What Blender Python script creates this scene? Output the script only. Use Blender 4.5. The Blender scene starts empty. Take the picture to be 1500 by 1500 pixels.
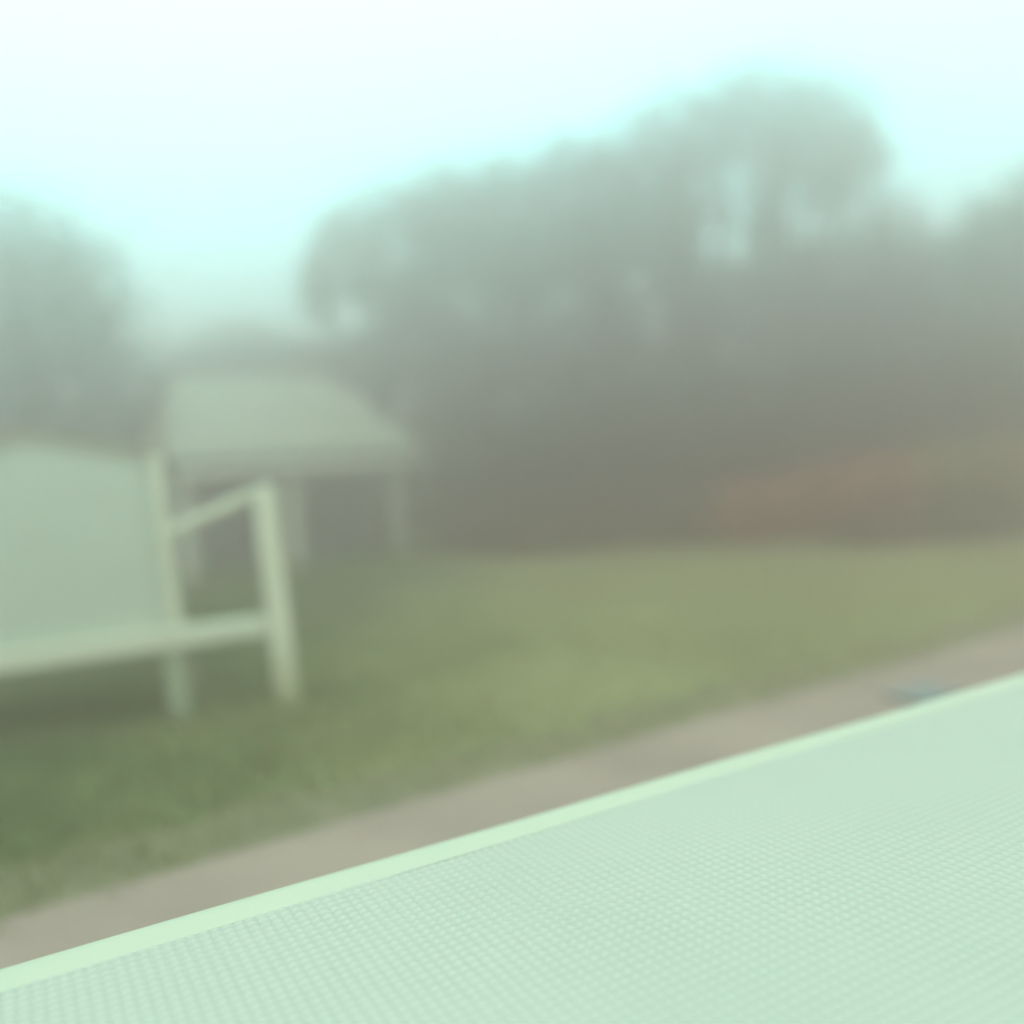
import bpy, math, random
import numpy as np
from mathutils import Vector, Matrix

R_ = math.radians
rng = np.random.default_rng(7)
S = bpy.context.scene
COL = S.collection

# ------------------------------------------------------------------ camera
CAM_H, PITCH, ROLL, LENS = 1.5, -2.3, -4.0, 31.2
cam_d = bpy.data.cameras.new("camera")
cam = bpy.data.objects.new("camera", cam_d)
COL.objects.link(cam)
CAM_M = Matrix.Rotation(R_(90 + PITCH), 3, 'X') @ Matrix.Rotation(R_(ROLL), 3, 'Z')
cam.location = (0, 0, CAM_H)
cam.rotation_euler = CAM_M.to_euler()
cam_d.lens, cam_d.sensor_width = LENS, 36
cam_d.clip_start, cam_d.clip_end = 0.05, 600
cam_d.dof.use_dof = True
cam_d.dof.focus_distance = 1.5
cam_d.dof.aperture_fstop = 0.62
S.camera = cam

# ------------------------------------------------------------------ sky
SUN_EL, SUN_AZ = 60.0, 150.0            # degrees; azimuth from +Y towards +X
world = bpy.data.worlds.new("World")
S.world = world
world.use_nodes = True
nt = world.node_tree
bg = nt.nodes['Background']
sk = nt.nodes.new('ShaderNodeTexSky')
sk.sky_type = 'NISHITA'
sk.sun_disc = False
sk.sun_elevation = R_(SUN_EL)
sk.sun_rotation = R_(SUN_AZ)
sk.dust_density = 6.0
sk.ozone_density = 1.0
mx = nt.nodes.new('ShaderNodeMix')
mx.data_type = 'RGBA'
mx.inputs[0].default_value = 0.92        # mostly even overcast
mx.inputs[7].default_value = (6.4, 22.0, 23.0, 1)
nt.links.new(sk.outputs[0], mx.inputs[6])
nt.links.new(mx.outputs[2], bg.inputs[0])
bg.inputs[1].default_value = 0.10

sun_d = bpy.data.lights.new("sun", 'SUN')
sun_d.energy = 0.6
sun_d.angle = R_(40)
sun_d.color = (1.0, 0.95, 0.88)
sun = bpy.data.objects.new("sun", sun_d)
COL.objects.link(sun)
d = Vector((math.sin(R_(SUN_AZ)) * math.cos(R_(SUN_EL)), math.cos(R_(SUN_AZ)) * math.cos(R_(SUN_EL)), math.sin(R_(SUN_EL))))
sun.rotation_euler = d.to_track_quat('Z', 'Y').to_euler()
sun.location = (0, 0, 40)

S.view_settings.view_transform = 'Standard'
S.view_settings.look = 'None'
S.view_settings.exposure = 1.02
S.view_settings.gamma = 1.0
S.view_settings.use_curve_mapping = False
S.render.engine = 'CYCLES'
S.cycles.volume_bounces = 3
S.cycles.max_bounces = 8
S.cycles.diffuse_bounces = 4

# ------------------------------------------------------------------ helpers
def at(px, py, Y):
    """world point at depth Y seen at photograph pixel (px, py)"""
    v = CAM_M @ Vector(((px - 750) / 1300, -(py - 750) / 1300, -1))
    return np.array(v * (Y / v.y)) + (0, 0, CAM_H)

def material(name, c1, c2=None, scale=3.0, rough=0.8, detail=5, bump=0.0, bump_scale=40, spec=0.3, coat=0.0):
    m = bpy.data.materials.new(name)
    m.use_nodes = True
    t = m.node_tree
    b = t.nodes['Principled BSDF']
    b.inputs['Roughness'].default_value = rough
    b.inputs['Specular IOR Level'].default_value = spec
    b.inputs['Coat Weight'].default_value = coat
    tc = t.nodes.new('ShaderNodeTexCoord')
    if c2 is None:
        c2 = tuple(x * 0.8 for x in c1)
    n = t.nodes.new('ShaderNodeTexNoise')
    n.inputs['Scale'].default_value = scale
    n.inputs['Detail'].default_value = detail
    t.links.new(tc.outputs['Object'], n.inputs['Vector'])
    r = t.nodes.new('ShaderNodeValToRGB')
    r.color_ramp.elements[0].position, r.color_ramp.elements[1].position = 0.35, 0.65
    r.color_ramp.elements[0].color = (*c1, 1)
    r.color_ramp.elements[1].color = (*c2, 1)
    t.links.new(n.outputs['Fac'], r.inputs[0])
    t.links.new(r.outputs[0], b.inputs['Base Color'])
    if bump:
        n2 = t.nodes.new('ShaderNodeTexNoise')
        n2.inputs['Scale'].default_value = bump_scale
        n2.inputs['Detail'].default_value = 4
        t.links.new(tc.outputs['Object'], n2.inputs['Vector'])
        bp = t.nodes.new('ShaderNodeBump')
        bp.inputs['Strength'].default_value = bump
        bp.inputs['Distance'].default_value = 0.01
        t.links.new(n2.outputs['Fac'], bp.inputs['Height'])
        t.links.new(bp.outputs[0], b.inputs['Normal'])
    m['ramp'] = 1
    return m

def leaf_material(name, c1, c2, scale=0.9, transl=0.25):
    m = bpy.data.materials.new(name)
    m.use_nodes = True
    t = m.node_tree
    out = t.nodes['Material Output']
    t.nodes.remove(t.nodes['Principled BSDF'])
    tc = t.nodes.new('ShaderNodeTexCoord')
    n = t.nodes.new('ShaderNodeTexNoise')
    n.inputs['Scale'].default_value = scale
    n.inputs['Detail'].default_value = 6
    t.links.new(tc.outputs['Object'], n.inputs['Vector'])
    r = t.nodes.new('ShaderNodeValToRGB')
    r.color_ramp.elements[0].position, r.color_ramp.elements[1].position = 0.35, 0.65
    r.color_ramp.elements[0].color = (*c1, 1)
    r.color_ramp.elements[1].color = (*c2, 1)
    t.links.new(n.outputs['Fac'], r.inputs[0])
    df = t.nodes.new('ShaderNodeBsdfDiffuse')
    tr = t.nodes.new('ShaderNodeBsdfTranslucent')
    ms = t.nodes.new('ShaderNodeMixShader')
    ms.inputs[0].default_value = transl
    t.links.new(r.outputs[0], df.inputs[0])
    t.links.new(r.outputs[0], tr.inputs[0])
    t.links.new(df.outputs[0], ms.inputs[1])
    t.links.new(tr.outputs[0], ms.inputs[2])
    t.links.new(ms.outputs[0], out.inputs['Surface'])
    return m

def mesh_np(name, V, F, mat, parent=None, smooth=False):
    """V (n,3); F (m,k) all of one size"""
    V = np.asarray(V, dtype=np.float32)
    F = np.asarray(F, dtype=np.int32)
    me = bpy.data.meshes.new(name)
    me.vertices.add(len(V))
    me.vertices.foreach_set('co', V.ravel())
    k = F.shape[1]
    me.loops.add(F.size)
    me.loops.foreach_set('vertex_index', F.ravel())
    me.polygons.add(len(F))
    me.polygons.foreach_set('loop_start', np.arange(len(F), dtype=np.int32) * k)
    me.polygons.foreach_set('loop_total', np.full(len(F), k, dtype=np.int32))
    if smooth:
        me.polygons.foreach_set('use_smooth', np.ones(len(F), dtype=bool))
    me.update(calc_edges=True)
    me.validate()
    me.materials.append(mat)
    o = bpy.data.objects.new(name, me)
    COL.objects.link(o)
    if parent is not None:
        o.parent = parent
    return o

def mesh_py(name, V, F, mat, parent=None, bevel=0.0, smooth=False):
    me = bpy.data.meshes.new(name)
    me.from_pydata([tuple(map(float, v)) for v in V], [], F)
    me.update()
    me.materials.append(mat)
    if smooth:
        for p in me.polygons:
            p.use_smooth = True
    o = bpy.data.objects.new(name, me)
    COL.objects.link(o)
    if parent is not None:
        o.parent = parent
    if bevel:
        bv = o.modifiers.new('bevel', 'BEVEL')
        bv.width, bv.segments, bv.limit_method = bevel, 2, 'ANGLE'
    return o

BOXF = [(0, 3, 2, 1), (4, 5, 6, 7), (0, 1, 5, 4), (1, 2, 6, 5), (2, 3, 7, 6), (3, 0, 4, 7)]

def box(name, x0, x1, y0, y1, z0, z1, mat, parent=None, bevel=0.006):
    V = [(x0, y0, z0), (x1, y0, z0), (x1, y1, z0), (x0, y1, z0), (x0, y0, z1), (x1, y0, z1), (x1, y1, z1), (x0, y1, z1)]
    return mesh_py(name, V, BOXF, mat, parent, bevel)

def prism(name, poly, y0, y1, mat, parent=None, bevel=0.004):
    """polygon of (x, z), anticlockwise seen from -y, pushed from y0 back to y1"""
    n = len(poly)
    V = [(x, y0, z) for x, z in poly] + [(x, y1, z) for x, z in poly]
    F = [tuple(range(n)), tuple(range(2 * n - 1, n - 1, -1))]
    for i in range(n):
        j = (i + 1) % n
        F.append((i, i + n, j + n, j))
    return mesh_py(name, V, F, mat, parent, bevel)

def thing(name, label, cat, loc=(0, 0, 0), rot=(0, 0, 0), group=None):
    o = bpy.data.objects.new(name, None)
    o.empty_display_size = 0.2
    COL.objects.link(o)
    o.location = loc
    o.rotation_euler = rot
    return tag(o, label, cat, group)

def tag(o, label, cat, group=None):
    o['label'], o['category'] = label, cat
    if group:
        o['group'] = group
    return o

def tube(path, radii, seg=7):
    path = np.asarray(path, float)
    V, F = [], []
    for i, p in enumerate(path):
        t = path[min(i + 1, len(path) - 1)] - path[max(i - 1, 0)]
        t /= np.linalg.norm(t) + 1e-9
        a = np.cross(t, (0.3, 0.9, 0.2)); a /= np.linalg.norm(a) + 1e-9
        b = np.cross(t, a)
        for k in range(seg):
            th = 2 * math.pi * k / seg
            V.append(p + radii[i] * (math.cos(th) * a + math.sin(th) * b))
    for i in range(len(path) - 1):
        for k in range(seg):
            k2 = (k + 1) % seg
            F.append((i * seg + k, i * seg + k2, (i + 1) * seg + k2, (i + 1) * seg + k))
    return np.array(V), np.array(F)

def leaves(clumps, n, size, fuzz=0.5, flat=0.0):
    """leaf-sized folded quads scattered through ellipsoid clumps; thinner towards the rim"""
    Vs, base = [], 0
    for q in clumps:
        c, r = np.asarray(q[0], float), np.asarray(q[1], float)
        k = max(40, int(n * (q[2] if len(q) > 2 else 1.0) * 3.2 * (r[0] * r[2])))
        u = rng.normal(size=(k, 3)); u /= np.linalg.norm(u, axis=1)[:, None]
        rad = np.where(rng.random(k) < 0.67, 0.92 * rng.random(k) ** 0.42, 0.74 + fuzz * 0.7 * np.abs(rng.normal(size=k)))
        # uneven surface: a few random bumps per clump
        bump = np.ones(k)
        for _ in range(7):
            q = rng.normal(size=3); q /= np.linalg.norm(q)
            bump += rng.uniform(-0.14, 0.14) * np.exp(-((u - q) ** 2).sum(1) / 0.25)
        p = c + u * (rad * bump)[:, None] * r
        a = rng.normal(size=(k, 3)); a /= np.linalg.norm(a, axis=1)[:, None]
        b = rng.normal(size=(k, 3)); b -= (a * b).sum(1)[:, None] * a; b /= np.linalg.norm(b, axis=1)[:, None]
        s = (size * 0.72 * rng.uniform(0.6, 1.4, k))[:, None]
        nrm = np.cross(a, b)
        Vs.append(np.stack([p - a * s, p + b * s * 0.42 + nrm * s * 0.12, p + a * s, p - b * s * 0.42 + nrm * s * 0.12], 1).reshape(-1, 3))
    V = np.concatenate(Vs)
    F = np.arange(len(V)).reshape(-1, 4)
    return V, F

def tree(name, label, base, clumps, leafm, barkm, n=420, size=0.15, trunk_r=0.16, group=None, cat='tree'):
    """clumps in world space; thing placed at its base"""
    base = np.asarray(base, float)
    t = thing(name, label, cat, base, group=group)
    loc = [(np.asarray(q[0]) - base, *q[1:]) for q in clumps]
    top = np.mean([q[0] for q in loc], axis=0)
    hub = np.array([top[0] * 0.55, top[1] * 0.55, top[2] * 0.55])
    v, f = tube([(0, 0, -0.15), (0.02, 0.01, 0.15), hub * 0.5 + rng.normal(size=3) * 0.06, hub, top + (0, 0, 0.3)],
                [trunk_r * 1.5, trunk_r * 1.1, trunk_r * 0.9, trunk_r * 0.75, trunk_r * 0.25], 9)
    mesh_np('trunk', v, f, barkm, t, True)
    for c, r in [q[:2] for q in loc]:
        m = (hub + c) / 2 + rng.normal(size=3) * 0.12 + (0, 0, 0.15)
        v, f = tube([hub * rng.uniform(0.75, 1.0), m, c, c + (0, 0, r[2] * 0.4)],
                    [trunk_r * 0.6, trunk_r * 0.42, trunk_r * 0.25, trunk_r * 0.08], 6)
        mesh_np('limb', v, f, barkm, t, True)
    v, f = leaves(loc, n, size)
    if cat == 'tree':                      # crowns thin out towards their tops
        q = v.reshape(-1, 4, 3)
        z = q[:, 0, 2]
        zt, zm = np.percentile(z, 99.5), np.percentile(z, 45)
        q = q[rng.random(len(q)) > 0.5 * np.clip((z - zm) / (zt - zm), 0, 1)]
        v = q.reshape(-1, 3)
        f = np.arange(len(v)).reshape(-1, 4)
    mesh_np('crown', v, f, leafm, t)['kind'] = 'stuff'
    return t

# ------------------------------------------------------------------ materials
M_white = material('white_paint', (0.63, 0.57, 0.43), (0.58, 0.53, 0.40), 2.5, 0.55, bump=0.15, bump_scale=25)
def olive_foot(m, z0, z1, col):
    # duller olive tone towards the bottom, ragged by noise
    t = m.node_tree
    b = t.nodes['Principled BSDF']
    src = b.inputs['Base Color'].links[0].from_socket
    tc = t.nodes.new('ShaderNodeTexCoord')
    sx = t.nodes.new('ShaderNodeSeparateXYZ')
    t.links.new(tc.outputs['Object'], sx.inputs[0])
    n = t.nodes.new('ShaderNodeTexNoise'); n.inputs['Scale'].default_value = 9; n.inputs['Detail'].default_value = 6
    t.links.new(tc.outputs['Object'], n.inputs['Vector'])
    ad = t.nodes.new('ShaderNodeMath'); ad.operation = 'MULTIPLY_ADD'
    t.links.new(n.outputs['Fac'], ad.inputs[0]); ad.inputs[1].default_value = 0.5
    t.links.new(sx.outputs['Z'], ad.inputs[2])
    mr = t.nodes.new('ShaderNodeMapRange')
    mr.inputs['From Min'].default_value, mr.inputs['From Max'].default_value = z0, z1
    t.links.new(ad.outputs[0], mr.inputs['Value'])
    mm = t.nodes.new('ShaderNodeMix'); mm.data_type = 'RGBA'
    mm.inputs[6].default_value = (*col, 1)
    t.links.new(mr.outputs[0], mm.inputs[0]); t.links.new(src, mm.inputs[7])
    t.links.new(mm.outputs[2], b.inputs['Base Color'])
M_post = material('white_paint_olive_foot', (0.66, 0.585, 0.44), (0.60, 0.54, 0.40), 2.5, 0.6, bump=0.2, bump_scale=25)  # post paint, more olive near the ground
olive_foot(M_post, 0.25, 0.75, (0.36, 0.33, 0.18))
M_wall = material('pale_wall_paint', (0.49, 0.49, 0.40), (0.455, 0.455, 0.375), 1.2, 0.6, bump=0.1, bump_scale=18)
M_greygreen = material('grey_green_paint', (0.32, 0.33, 0.21), (0.25, 0.27, 0.165), 5.0, 0.75, bump=0.2, bump_scale=30)  # duller grey-green than the other paint; legs and floor
M_roof = material('pale_roof_paint', (0.33, 0.265, 0.185), (0.285, 0.23, 0.16), 1.5, 0.6)
M_gutter_shadow = material('dark_gutter_shadow', (0.03, 0.032, 0.035), (0.02, 0.022, 0.025), 3, 0.7)  # near black, the eave's shade put into the colour
M_eave = material('bright_white_paint', (0.66, 0.58, 0.46), (0.60, 0.53, 0.42), 2, 0.6)
M_dark = material('dark_boards', (0.22, 0.235, 0.25), (0.18, 0.195, 0.21), 2, 0.8)
M_bark = material('bark', (0.06, 0.05, 0.04), (0.035, 0.03, 0.025), 6, 0.95, bump=0.5, bump_scale=14)
M_lawn = material('lawn_soil', (0.32, 0.28, 0.13), (0.38, 0.325, 0.15), 0.35, 1.0, bump=0.4, bump_scale=60, spec=0.0)
M_grass = leaf_material('grass_blades', (0.375, 0.31, 0.155), (0.405, 0.34, 0.17), 0.45, 0.3)
def green_left(m, node_in, c1, c2):  # colour turns darker green towards the left, edge broken by noise
    t = m.node_tree
    tc = t.nodes.new('ShaderNodeTexCoord')
    sx = t.nodes.new('ShaderNodeSeparateXYZ')
    t.links.new(tc.outputs['Object'], sx.inputs[0])
    n = t.nodes.new('ShaderNodeTexNoise'); n.inputs['Scale'].default_value = 1.1; n.inputs['Detail'].default_value = 6
    t.links.new(tc.outputs['Object'], n.inputs['Vector'])
    ad = t.nodes.new('ShaderNodeMath'); ad.operation = 'MULTIPLY_ADD'
    t.links.new(n.outputs['Fac'], ad.inputs[0]); ad.inputs[1].default_value = 3.0
    t.links.new(sx.outputs['X'], ad.inputs[2])
    mr = t.nodes.new('ShaderNodeMapRange')
    mr.inputs['From Min'].default_value, mr.inputs['From Max'].default_value = -1.3, 1.6
    t.links.new(ad.outputs[0], mr.inputs['Value'])
    rp = [q for q in t.nodes if q.type == 'VALTORGB'][0]
    r2 = t.nodes.new('ShaderNodeValToRGB')
    r2.color_ramp.elements[0].color, r2.color_ramp.elements[1].color = (*c1, 1), (*c2, 1)
    r2.color_ramp.elements[0].position, r2.color_ramp.elements[1].position = 0.35, 0.65
    t.links.new(n.outputs['Fac'], r2.inputs[0])
    mm = t.nodes.new('ShaderNodeMix'); mm.data_type = 'RGBA'
    t.links.new(mr.outputs[0], mm.inputs[0])
    t.links.new(r2.outputs[0], mm.inputs[6]); t.links.new(rp.outputs[0], mm.inputs[7])
    for l in list(rp.outputs[0].links):
        if l.to_node != mm:
            t.links.new(mm.outputs[2], l.to_socket)
green_left(M_lawn, None, (0.085, 0.115, 0.04), (0.12, 0.14, 0.05))
green_left(M_grass, None, (0.13, 0.165, 0.06), (0.18, 0.195, 0.075))
M_patio = material('beige_concrete', (0.33, 0.195, 0.155), (0.27, 0.16, 0.13), 1.3, 0.85, bump=0.3, bump_scale=60, spec=0.0)
M_soil_shade = material('soil_shade_tint', (0.20, 0.14, 0.085), (0.15, 0.115, 0.065), 4, 1.0, bump=0.6, bump_scale=30, spec=0.0)  # earth brown darkened to paint in the shade beside the grass
M_cloth = material('mint_white_cloth', (0.46, 0.355, 0.285), (0.435, 0.34, 0.275), 2.2, 0.75, spec=0.2)
def cloth_threads(m, attr):
    t = m.node_tree
    b = t.nodes['Principled BSDF']
    src = b.inputs['Base Color'].links[0].from_socket
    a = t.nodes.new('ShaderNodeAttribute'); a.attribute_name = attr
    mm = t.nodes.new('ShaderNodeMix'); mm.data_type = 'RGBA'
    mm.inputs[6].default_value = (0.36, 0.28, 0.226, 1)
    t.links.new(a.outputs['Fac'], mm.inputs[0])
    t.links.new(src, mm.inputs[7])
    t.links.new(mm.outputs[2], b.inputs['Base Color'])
cloth_threads(M_cloth, 'thread')
M_hem = material('pale_hem', (0.47, 0.365, 0.27), (0.45, 0.35, 0.26), 4, 0.7, spec=0.25)
M_wood = material('table_wood', (0.20, 0.13, 0.08), (0.14, 0.09, 0.055), 5, 0.6)
M_mat = material('blue_grey_mat', (0.19, 0.165, 0.15), (0.16, 0.14, 0.13), 14, 0.95)
L_green = leaf_material('leaves_dull_green', (0.07, 0.065, 0.04), (0.12, 0.11, 0.07))
L_blue = leaf_material('leaves_blue_green', (0.08, 0.15, 0.12), (0.16, 0.25, 0.20))
L_olive = leaf_material('leaves_olive', (0.12, 0.065, 0.05), (0.18, 0.10, 0.08))
L_shade = leaf_material('leaves_dark', (0.10, 0.055, 0.045), (0.155, 0.085, 0.07))
L_pale = leaf_material('leaves_pale', (0.17, 0.14, 0.11), (0.26, 0.215, 0.17))
L_rust = leaf_material('bracken_rust', (0.36, 0.105, 0.06), (0.48, 0.16, 0.085), 1.4)
L_straw = leaf_material('bracken_olive_straw', (0.26, 0.16, 0.06), (0.40, 0.25, 0.10), 1.4)

# ------------------------------------------------------------------ ground
def grid(x0, x1, y0, y1, nx, ny, zf):
    X, Y = np.meshgrid(np.linspace(x0, x1, nx), np.linspace(y0, y1, ny))
    V = np.stack([X.ravel(), Y.ravel(), zf(X, Y).ravel()], 1)
    i = np.arange(nx * ny).reshape(ny, nx)
    F = np.stack([i[:-1, :-1], i[:-1, 1:], i[1:, 1:], i[1:, :-1]], -1).reshape(-1, 4)
    return V, F

def rise(X, Y):                          # the lawn is all but level
    return 0.02 * np.sin(X * 0.9 + 1) * np.sin(Y * 0.7) * np.clip((Y - 8) / 4, 0, 1)

v, f = grid(-75, 75, -70, 80, 151, 151, rise)
lawn = mesh_np('lawn', v, f, M_lawn, None, True)
lawn['kind'] = 'structure'

# patio: far edge runs along this line (seen beyond the table)
PA, PS = np.array([-2.12, 3.22]), 0.64

def patio_far(x):
    return PA[1] + PS * (x - PA[0])

def sheet(name, near, far, x0, x1, z, mat, n=60, wob=0.0):
    xs = np.linspace(x0, x1, n)
    jit = rng.normal(size=n) * wob
    V = [(x, near(x), z) for x in xs] + [(x, far(x) + j, z) for x, j in zip(xs, jit)]
    V += [(x, near(x), z - 0.2) for x in xs] + [(x, far(x) + j, z - 0.2) for x, j in zip(xs, jit)]
    F = []
    for i in range(n - 1):
        F.append((i, i + 1, n + i + 1, n + i))
        F.append((n + i, n + i + 1, 3 * n + i + 1, 3 * n + i))
        F.append((i + 1, i, 2 * n + i, 2 * n + i + 1))
    o = mesh_py(name, V, F, mat)
    o['kind'] = 'structure'
    return o

sheet('patio', lambda x: patio_far(x) - 8.0, lambda x: patio_far(x) - 0.18, -9, 12, 0.035, M_patio, wob=0.01)
sheet('soil_shade_border', lambda x: patio_far(x) - 0.175, lambda x: patio_far(x) + 0.5, -9, 12, 0.022, M_soil_shade, 240, 0.09)  # earth strip; its dark colour stands in for shade along the grass edge

# grass blades: the mown lawn between patio and wood
def grass_blades(n, y0, y1, h0, h1):
    Y = y0 + (y1 - y0) * rng.random(n) ** 1.3
    X = (rng.random(n) * 2 - 1) * (2.6 + Y * 0.8)
    keep = Y > patio_far(X) - 0.42 + np.abs(rng.normal(size=n)) * 0.7
    X, Y = X[keep], Y[keep]
    n = len(X)
    patch = 0.8 + 0.2 * np.sin(X * 1.7 + 0.6 * Y) * np.sin(Y * 1.3 - 0.4 * X)
    h = rng.uniform(h0, h1, n) * patch * (1 + 1.2 * np.clip((Y - 12) / 4, 0, 1.5))
    th = rng.random(n) * 2 * np.pi
    w = 0.006 + 0.0006 * Y
    P = np.stack([X, Y, rise(X, Y) - 0.004], 1)
    side = np.stack([np.cos(th), np.sin(th), 0 * th], 1) * w[:, None]
    lean = np.stack([rng.normal(size=n) * 0.6, rng.normal(size=n) * 0.6, np.ones(n)], 1) * h[:, None]
    V = np.stack([P - side, P + side, P + lean], 1).reshape(-1, 3)
    return V, np.arange(len(V)).reshape(-1, 3)

v, f = grass_blades(470000, 0.8, 18.5, 0.045, 0.10)
g = mesh_np('grass', v, f, M_grass)
g['kind'] = 'stuff'
g['label'] = 'short dull green mown grass of the lawn'

# ------------------------------------------------------------------ raised white cabin with open porch frame
cab = thing('raised_cabin', 'small white wooden cabin raised on legs with an open porch frame at its right', 'cabin',
            (-1.68, 6.26, 0), (0, R_(-2.0), R_(16.0)))
W0, W1 = -2.26, -0.70                     # cabin ends; the frame goes on to x = 0
DEP = 0.75
zc, zp, zb0, zb1 = 1.84, 2.06, 0.505, 0.65
xm = (W0 + W1) / 2
wall_f = prism('front_wall', [(W0, zb1), (W1, zb1), (W1, zc), (xm, zp), (W0, zc)], 0.06, 0.10, M_wall, cab)
prism('rear_wall', [(W0, zb1), (W1, zb1), (W1, zc), (xm, zp), (W0, zc)], DEP - 0.04, DEP, M_wall, cab)
for x in (W0, W1 - 0.04):
    box('side_wall', x, x + 0.04, 0.103, DEP - 0.043, zb1, zc - 0.02, M_wall, cab)
box('floor', W0, W1, 0.075, DEP, zb1 - 0.06, zb1 - 0.003, M_greygreen, cab)
box('corner_board', W1 - 0.03, W1 + 0.055, 0.012, 0.057, zb1 + 0.002, zc - 0.005, M_white, cab, 0.008)
box('corner_board', W0 - 0.055, W0 + 0.03, 0.012, 0.057, zb1 + 0.002, zc - 0.005, M_white, cab, 0.008)
sl = (zp - zc) / (xm - W0)
ov = 0.05
for s in (-1, 1):                          # two roof slopes and the barge boards on the gable
    xe = W1 + ov if s > 0 else W0 - ov
    ze = zc - sl * ov
    poly = [(xm, zp + 0.004), (xe, ze + 0.004), (xe, ze + 0.035), (xm, zp + 0.035)]
    if s > 0:
        poly = [(xm, zp + 0.004), (xe, ze + 0.004), (xe, ze + 0.035), (xm, zp + 0.035)]
    else:
        poly = [(xe, ze + 0.004), (xm - 0.001, zp + 0.004), (xm - 0.001, zp + 0.035), (xe, ze + 0.035)]
    prism('roof', poly, 0.02, DEP + 0.06, M_roof, cab)
    if s > 0:
        bb = [(xm, zp - 0.035), (xe, ze - 0.035), (xe, ze + 0.03), (xm, zp + 0.03)]
    else:
        bb = [(xe, ze - 0.035), (xm - 0.001, zp - 0.035), (xm - 0.001, zp + 0.03), (xe, ze + 0.03)]
    prism('barge_board', bb, 0.036, 0.058, M_wall, cab)
box('front_beam', W0 - 0.05, -0.085, -0.03, 0.07, zb0, zb1 - 0.002, M_white, cab, 0.012)
box('rear_beam', W0 - 0.05, W1 + 0.05, DEP - 0.08, DEP + 0.02, zb0, zb1 - 0.065, M_white, cab, 0.012)
box('porch_post', -0.082, 0.082, -0.08, 0.08, -0.1, 1.555, M_post, cab, 0.022)
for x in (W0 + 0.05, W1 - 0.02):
    box('leg', x - 0.07, x + 0.07, -0.02, 0.09, -0.2, zb0 - 0.002, M_greygreen, cab, 0.01)
    box('leg', x - 0.07, x + 0.07, DEP - 0.1, DEP, -0.2, zb0 - 0.002, M_greygreen, cab, 0.01)
hr = [(W1 + 0.056, 1.275), (-0.085, 1.46), (-0.085, 1.545), (W1 + 0.056, 1.355)]
prism('handrail', hr, -0.01, 0.07, M_white, cab, 0.012)

# ------------------------------------------------------------------ pavilion behind
pav = thing('garden_pavilion', 'open garden pavilion with pale hipped roof and white posts below the trees', 'pavilion',
            (-5.80, 15.60, 0), (0, 0, R_(35.5)))
PL, PD = 4.95, 5.2
ez, rz = 2.20, 4.05
e0, e1, y0, y1, ym = -0.15, PL, -0.2, PD + 0.2, PD / 2
r0, r1 = 0.75, 4.05
def corrugate(A, B, Rr, Rl, n):
    """one roof slope from eave A-B up to ridge Rl-Rr with shallow ribs"""
    A, B, Rr, Rl = map(np.array, (A, B, Rr, Rl))
    nrm = np.cross(B - A, Rl - A); nrm = nrm / np.linalg.norm(nrm)
    V, F = [], []
    for i in range(n + 1):
        k = i / n
        o = nrm * (0.018 if i % 2 else 0.0)
        V += [A + (B - A) * k + o, Rl + (Rr - Rl) * k + o]
    for i in range(n):
        F.append((2 * i, 2 * i + 2, 2 * i + 3, 2 * i + 1))
    return V, F
RV, RF = [], []
for A, B, Rr, Rl, n in (((e0, y0, ez), (e1, y0, ez), (r1, ym, rz), (r0, ym, rz), 48),
                        ((e1, y1, ez), (e0, y1, ez), (r0, ym, rz), (r1, ym, rz), 48),
                        ((e0, y1, ez), (e0, y0, ez), (r0, ym, rz), (r0, ym, rz), 54),
                        ((e1, y0, ez), (e1, y1, ez), (r1, ym, rz), (r1, ym, rz), 54)):
    a, b = corrugate(A, B, Rr, Rl, n)
    RF += [tuple(q + len(RV) for q in p) for p in b]
    RV += list(a)
rf = mesh_py('roof', RV, RF, M_roof, pav)
sd = rf.modifiers.new('thickness', 'SOLIDIFY'); sd.thickness = 0.03; sd.offset = -1
box('ridge_cap', r0 - 0.05, r1 + 0.05, ym - 0.1, ym + 0.1, rz + 0.0, rz + 0.06, M_roof, rf, 0.02)
box('gutter_shadow', e0, e1, y0 - 0.09, y0 - 0.005, 2.052, 2.19, M_gutter_shadow, pav, 0.02)  # dark strip that draws the shadow line under the roof edge
box('fascia', e0 + 0.02, e1 - 0.03, y0 - 0.15, y0 - 0.095, 1.88, 2.045, M_eave, pav, 0.01)
box('fascia', e0 + 0.02, e1 - 0.03, y1 - 0.10, y1 - 0.03, 1.87, 2.06, M_eave, pav, 0.01)
for x in (0.08, 2.06, 4.25):
    box('post', x - 0.1, x + 0.1, -0.1, 0.1, -0.1, 1.868, M_eave, pav, 0.015)
    box('post', x - 0.085, x + 0.085, PD - 0.085, PD + 0.085, -0.1, 1.868, M_eave, pav, 0.015)
box('back_wall', 0.1, PL - 0.25, 2.2, 2.3, -0.05, 1.95, M_dark, pav, 0.01)
box('floor_slab', -0.1, PL - 0.1, 0.1, PD - 0.1, -0.1, 0.03, M_dark, pav, 0.01)

# ------------------------------------------------------------------ table and woven cloth in the foreground
TA = R_(29.3)
TX0, TX1, TD, TZ = -0.42, 3.25, 1.12, 0.78
tab = thing('garden_table', 'long garden table standing on the patio under the pale cloth', 'table', (-0.86, 1.388, 0), (0, 0, TA))
box('tabletop', TX0 + 0.03, TX1 - 0.03, -TD + 0.03, -0.035, TZ - 0.05, TZ - 0.012, M_wood, tab)
for x in (TX0 + 0.12, TX1 - 0.2):
    for y in (-TD + 0.12, -0.2):
        box('leg', x, x + 0.08, y, y + 0.08, 0.03, TZ - 0.051, M_wood, tab)

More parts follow.
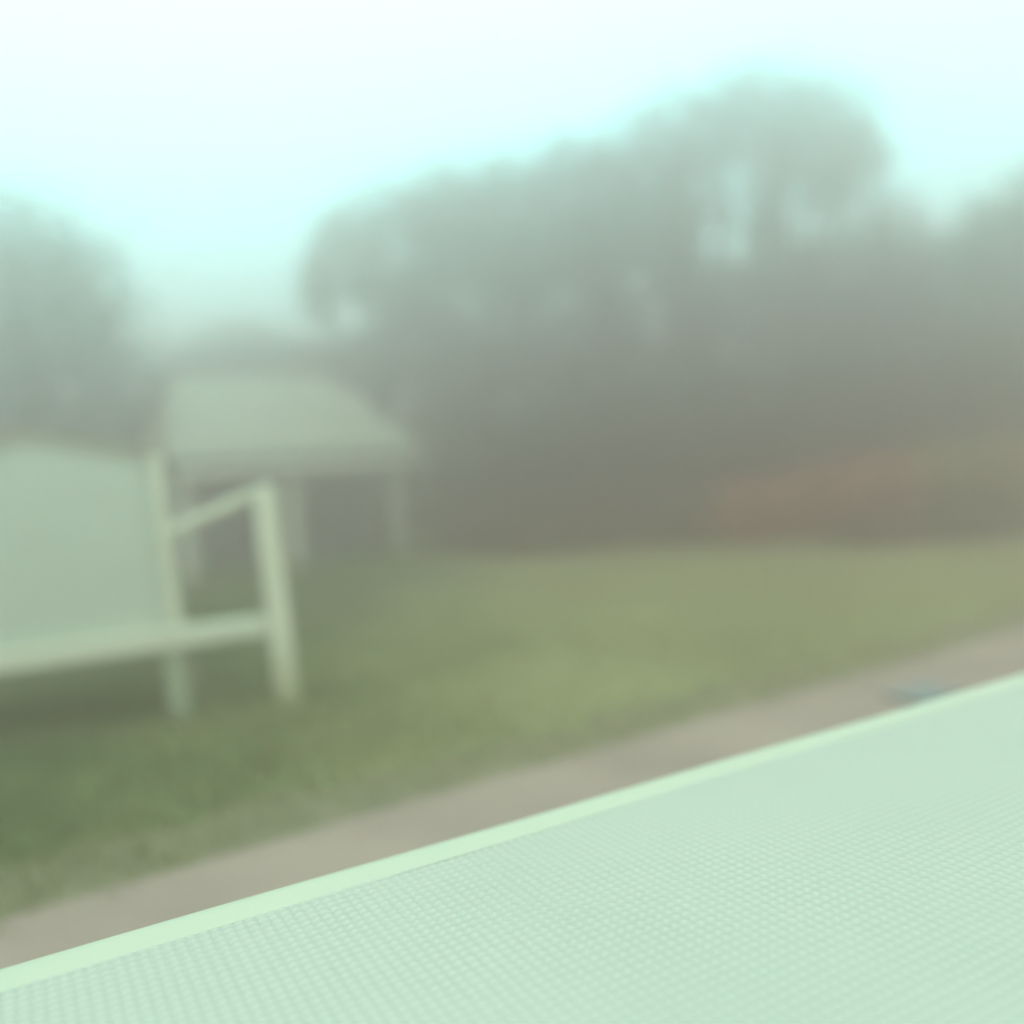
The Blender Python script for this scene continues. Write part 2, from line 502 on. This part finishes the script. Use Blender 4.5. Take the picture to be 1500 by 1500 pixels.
HEM = 0.065
P = 0.0190                                 # pitch of the raised dots of the weave
def weave(X, Y):
    a = np.sin(2 * np.pi * (X + 0.0045 * np.sin(Y * 6 + X * 2)) / P)
    b = np.sin(2 * np.pi * (Y + 0.0045 * np.sin(X * 5 - Y)) / P)
    z = 0.005 * (0.5 + 0.5 * a) * (0.5 + 0.5 * b)
    z = z * np.clip((-HEM - 0.006 - Y) / 0.03, 0, 1)
    return z + 0.004 * np.sin(X * 2.1 + 0.5) * np.sin(Y * 3.3)
step = P / 4
nx, ny = int((TX1 - TX0) / step), int((TD - HEM + 0.012) / step)
v, f = grid(TX0, TX1, -TD, -HEM + 0.012, nx, ny, lambda X, Y: TZ + weave(X, Y))
cloth = mesh_np('tablecloth', v, f, M_cloth, None, True)
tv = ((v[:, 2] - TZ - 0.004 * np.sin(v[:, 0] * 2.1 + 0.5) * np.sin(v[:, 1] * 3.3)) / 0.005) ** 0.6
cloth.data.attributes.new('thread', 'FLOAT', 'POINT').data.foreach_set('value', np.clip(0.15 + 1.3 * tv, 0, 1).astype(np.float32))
cloth.location = (-0.86, 1.388, 0)
cloth.rotation_euler = (0, 0, TA)
tag(cloth, 'pale mint woven cloth with a smooth hem covering the foreground table', 'tablecloth')
# hem band: smooth padded strip along the far edge, rolling over into a short drop
prof = [(-HEM - 0.03, 0.001), (-HEM - 0.012, 0.003), (-HEM + 0.01, 0.006), (-0.045, 0.0075), (-0.03, 0.006), (-0.013, 0.0),
        (-0.002, -0.013), (0.004, -0.034), (0.006, -0.08), (0.012, -0.16), (0.014, -0.24)]
xs = np.linspace(TX0, TX1, 120)
V = []
for i, (y, z) in enumerate(prof):
    wob = 0.012 * max(0, i - 6) / 4 * np.sin(xs * 9 + 1) + 0.002 * np.sin(xs * 5.3)
    und = 0.004 * np.sin(xs * 2.1 + 0.5) * np.sin(y * 3.3)
    V.append(np.stack([xs, y + wob, TZ + z + und], 1))
V = np.concatenate(V)
i = np.arange(len(V)).reshape(len(prof), 120)
F = np.stack([i[:-1, :-1], i[:-1, 1:], i[1:, 1:], i[1:, :-1]], -1).reshape(-1, 4)
mesh_np('hem', V, F, M_hem, cloth, True)
# drops on the other three sides
for nm, A, B, out in (('side_drop', (TX0, -TD), (TX0, 0.0), (-1, 0)), ('side_drop', (TX1, 0.0), (TX1, -TD), (1, 0)), ('front_drop', (TX1, -TD), (TX0, -TD), (0, -1))):
    A, B, out = np.array(A), np.array(B), np.array(out)
    n = 60
    rows = []
    for dz, o in ((0.002, 0.0), (-0.01, 0.008), (-0.04, 0.012), (-0.14, 0.02), (-0.24, 0.024)):
        k = np.linspace(0, 1, n)
        p = A + (B - A) * k[:, None] + out * (o + 0.012 * (-dz / 0.24) * np.sin(k * 31))[:, None]
        rows.append(np.stack([p[:, 0], p[:, 1], np.full(n, TZ + dz)], 1))
    V = np.concatenate(rows)
    i = np.arange(len(V)).reshape(5, n)
    F = np.stack([i[:-1, :-1], i[1:, :-1], i[1:, 1:], i[:-1, 1:]], -1).reshape(-1, 4)
    mesh_np(nm, V, F, M_hem, cloth, True)

# blue-grey mat on the patio just beyond the table
mt = box('floor_mat', -0.2, 0.2, -0.15, 0.15, 0.036, 0.058, M_mat, None, 0.008)
mt.location = (2.36, 5.2, 0)
mt.rotation_euler = (0, 0, R_(32))
tag(mt, 'blue-grey mat lying on the beige patio beyond the cloth edge', 'mat')

# ------------------------------------------------------------------ trees
def C(px, py, Y, rx, ry, rd=None, dens=1.0):
    """clump seen round (px, py) at depth Y, radii in photograph pixels"""
    k = Y / 1300
    return at(px, py, Y), (rx * k, (rd or rx) * k, ry * k), dens

def foot(px, Y):
    p = at(px, 760, Y)
    return (p[0], Y, 0)

tree('leafy_tree', 'blue-green leafy tree rising behind the white cabin at the left edge', foot(-40, 17.5),
     [C(-60, 330, 17.5, 130, 90), C(30, 370, 17.5, 110, 90), C(110, 410, 17.6, 85, 85), C(40, 480, 17.2, 130, 100), C(150, 510, 17.8, 75, 75),
      C(-70, 500, 17.5, 130, 130), C(90, 590, 17.4, 120, 70), C(200, 580, 18.2, 60, 65), C(120, 640, 18.0, 110, 60), C(225, 640, 18.4, 50, 60), C(-20, 630, 17.5, 120, 80)], L_blue, M_bark, 170, 0.15)
tree('small_tree', 'low rounded tree far off in the gap between leafy tree and pavilion roof', foot(350, 27),
     [C(350, 515, 27, 70, 50), C(280, 545, 27, 60, 48), C(410, 530, 27, 55, 52), C(340, 575, 27, 110, 60), C(455, 560, 27, 60, 60)], L_blue, M_bark, 260, 0.17)
tree('broad_tree', 'broad tree directly above the pavilion roof with sky gaps in its crown', foot(560, 22),
     [C(500, 370, 22, 62, 62), C(560, 330, 22, 75, 58), C(600, 440, 22, 55, 60), C(470, 430, 22, 36, 55), C(545, 420, 22, 38, 40), C(570, 520, 22, 80, 55),
      C(480, 540, 22, 70, 45), C(660, 350, 22.5, 55, 75), C(625, 300, 22, 70, 60), C(640, 400, 22, 60, 70, None, 0.5)], L_pale, M_bark, 300, 0.14)
tree('round_tree', 'round-topped tree right of the tree above the pavilion, left of the tall ones', foot(720, 21),
     [C(690, 300, 21, 85, 75), C(770, 290, 21, 85, 80), C(730, 390, 21, 85, 65), C(800, 400, 21, 90, 80), C(640, 500, 21, 70, 80), C(730, 520, 21, 100, 75), C(645, 590, 21.5, 62, 60)],
     L_pale, M_bark, 330, 0.14)
tree('dense_tree', 'dense olive tree in the middle of the row of tall trees', foot(890, 20.5),
     [C(850, 270, 20.5, 85, 75), C(930, 240, 20.5, 85, 80), C(880, 360, 20.5, 80, 80), C(900, 470, 20.5, 60, 70), C(970, 330, 20.8, 65, 80), C(850, 540, 20.5, 110, 90)],
     L_olive, M_bark, 340, 0.14)
tree('tall_tree', 'tall tree left of the tallest, its trunk beside a bright sky gap', foot(1020, 21),
     [C(1000, 200, 21, 75, 75), C(1070, 175, 21, 80, 75), C(1010, 280, 21, 45, 65), C(1065, 290, 21.3, 48, 75, None, 0.22), C(990, 400, 21, 55, 80), C(1050, 460, 21, 90, 75), C(1000, 560, 21, 100, 80)],
     L_olive, M_bark, 320, 0.14)
tree('tallest_tree', 'tallest tree of the wood with a wide domed crown against the sky', foot(1150, 22),
     [C(1130, 165, 22, 90, 75), C(1205, 185, 22, 85, 80), C(1255, 235, 22, 52, 60), C(1140, 250, 22, 52, 60), C(1210, 265, 22, 45, 40), C(1230, 305, 22, 75, 45, None, 0.3), C(1120, 330, 22, 38, 50),
      C(1140, 420, 22, 80, 70)], L_green, M_bark, 320, 0.14, 0.2)
tree('bushy_tree', 'lower bushy tree at the right foot of the tallest tree', foot(1290, 19),
     [C(1300, 350, 19, 75, 65), C(1230, 400, 19, 75, 65), C(1340, 420, 19, 70, 75), C(1280, 480, 19, 110, 85), C(1200, 520, 19, 100, 90)],
     L_shade, M_bark, 360, 0.13)
tree('edge_tree', 'spreading tree rising at the right edge of the picture', foot(1510, 18),
     [C(1500, 330, 18, 85, 75), C(1430, 370, 18, 65, 65), C(1560, 330, 18, 110, 100), C(1420, 460, 18, 90, 90), C(1510, 470, 18, 120, 100), C(1620, 440, 18, 120, 130)],
     L_blue, M_bark, 360, 0.13)

# understorey: shrubs and saplings between the tall stems, one by one
shr = 'dark shrubs along the wood edge'
for px, py, Y, rx, ry, m, lab in (
        (690, 690, 18.6, 62, 100, L_shade, 'dark shrub right beside the pavilion corner'),
        (740, 660, 17.4, 100, 130, L_shade, 'dark shrub below the round-topped tree'),
        (870, 650, 17.6, 110, 140, L_shade, 'large dark shrub under the dense olive tree'),
        (1000, 640, 17.2, 105, 150, L_shade, 'tall dark shrub under the tree beside the bright gap'),
        (1120, 600, 17.0, 100, 120, L_shade, 'dark shrub behind the left end of the brown bracken'),
        (1240, 590, 16.4, 105, 115, L_shade, 'dark shrub behind the middle of the brown bracken'),
        (1360, 570, 16.0, 105, 110, L_shade, 'dark shrub behind the right end of the brown bracken'),
        (1470, 570, 15.6, 100, 110, L_green, 'dull green shrub at the right edge above the straw-coloured bracken')):
    c, r, _ = C(px, py, Y, rx, ry)
    b = (c[0], Y, 0)
    tree('shrub', lab, b, [(c, r), (c + (r[0] * 0.5, 0.2, -r[2] * 0.5), tuple(np.array(r) * 0.75)), (c + (-r[0] * 0.5, -0.2, -r[2] * 0.55), tuple(np.array(r) * 0.75)),
         (c + (0.1, -0.1, -r[2] * 0.95), tuple(np.array(r) * 0.7))], L_shade if m is None else m, M_bark, 420, 0.11, 0.06, shr, 'shrub')

brk = 'bracken clumps at the foot of the wood'
for px, py, Y, rx, ry, m, lab in (
        (760, 775, 16.2, 60, 30, L_shade, 'low dark bracken clump left of the brown ones'),
        (890, 770, 16.3, 75, 40, L_shade, 'dark brownish bracken clump in the middle of the wood edge'),
        (1010, 755, 15.9, 70, 48, L_shade, 'dull bracken clump just left of the rusty ones'),
        (1110, 740, 15.2, 60, 46, L_rust, 'leftmost of the rusty brown bracken clumps'),
        (1200, 725, 14.8, 62, 48, L_rust, 'rusty brown bracken clump in the middle of its row'),
        (1290, 705, 14.5, 60, 44, L_rust, 'rightmost and tallest rusty brown bracken clump'),
        (1370, 690, 14.6, 60, 45, L_straw, 'straw-coloured bracken clump right of the rusty ones'),
        (1460, 680, 14.4, 70, 48, L_straw, 'straw-coloured bracken clump at the right edge'),
        (1300, 775, 13.9, 75, 24, L_shade, 'low dark bracken clump in front of the rusty ones'),
        (1430, 760, 13.6, 80, 38, L_green, 'dull green clump in front of the straw-coloured bracken')):
    c, r, _ = C(px, py, Y, rx, ry)
    b = np.array((c[0], Y, 0))
    t = thing('bracken', lab, 'bracken', b, group=brk)
    z = max(c[2], r[2] * 0.8)
    cc = np.array((0, 0, z))
    v, f = leaves([(cc, r), (cc + (r[0] * 0.5, 0.1, -r[2] * 0.45), tuple(np.array(r) * 0.8)), (cc + (-r[0] * 0.5, 0, -r[2] * 0.45), tuple(np.array(r) * 0.8)),
                   ((0, 0, z * 0.4), (r[0] * 0.9, r[1] * 0.7, z * 0.45))], 900, 0.08)
    mesh_np('frond', v, f, m, t)['kind'] = 'stuff'
    SV, SF = [], []
    for k in range(14):
        q = rng.normal(size=2) * r[0] * 0.4
        tv, tf = tube([(q[0] * 0.4, q[1] * 0.3, -0.03), (q[0] * 0.7, q[1] * 0.6, z * 0.6), (q[0], q[1], z * 1.1)], [0.012, 0.01, 0.005], 4)
        SF.append(tf + sum(map(len, SV))); SV.append(tv)
    mesh_np('stem', np.concatenate(SV), np.concatenate(SF), M_bark, t)['kind'] = 'stuff'

# the deeper wood behind: one mass nobody could count
cl = []
for k in range(85):
    X = -34 + 68 * (k + rng.random()) / 85
    Y = 25 + 0.012 * X * X * -1 + rng.normal() * 1.2 + 2
    h = 2.2 + rng.random() * 1.2 + (0.8 if X > -4 else 0)
    cl.append(((X, Y, h * 0.5), (1.3, 1.2, h * 0.62)))
v, f = leaves(cl, 230, 0.17)
wood = mesh_np('woodland', v, f, L_shade)
wood['kind'] = 'stuff'
wood['label'] = 'dark tangled undergrowth deeper in the wood'

# ------------------------------------------------------------------ mist
hz = box('haze', -76, 76, -71, 81, -1.2, 13.2, None, None, 0)
hz.data.materials.clear()
mh = bpy.data.materials.new('mist')
mh.use_nodes = True
t = mh.node_tree
t.nodes.remove(t.nodes['Principled BSDF'])
pv = t.nodes.new('ShaderNodeVolumePrincipled')
pv.inputs['Color'].default_value = (1.0, 0.65, 0.60, 1)
pv.inputs['Density'].default_value = 0.069
pv.inputs['Anisotropy'].default_value = 0.77
t.links.new(pv.outputs[0], t.nodes['Material Output'].inputs['Volume'])
hz.data.materials.append(mh)
hz['kind'] = 'stuff'
hz['label'] = 'pale even mist over garden and wood'
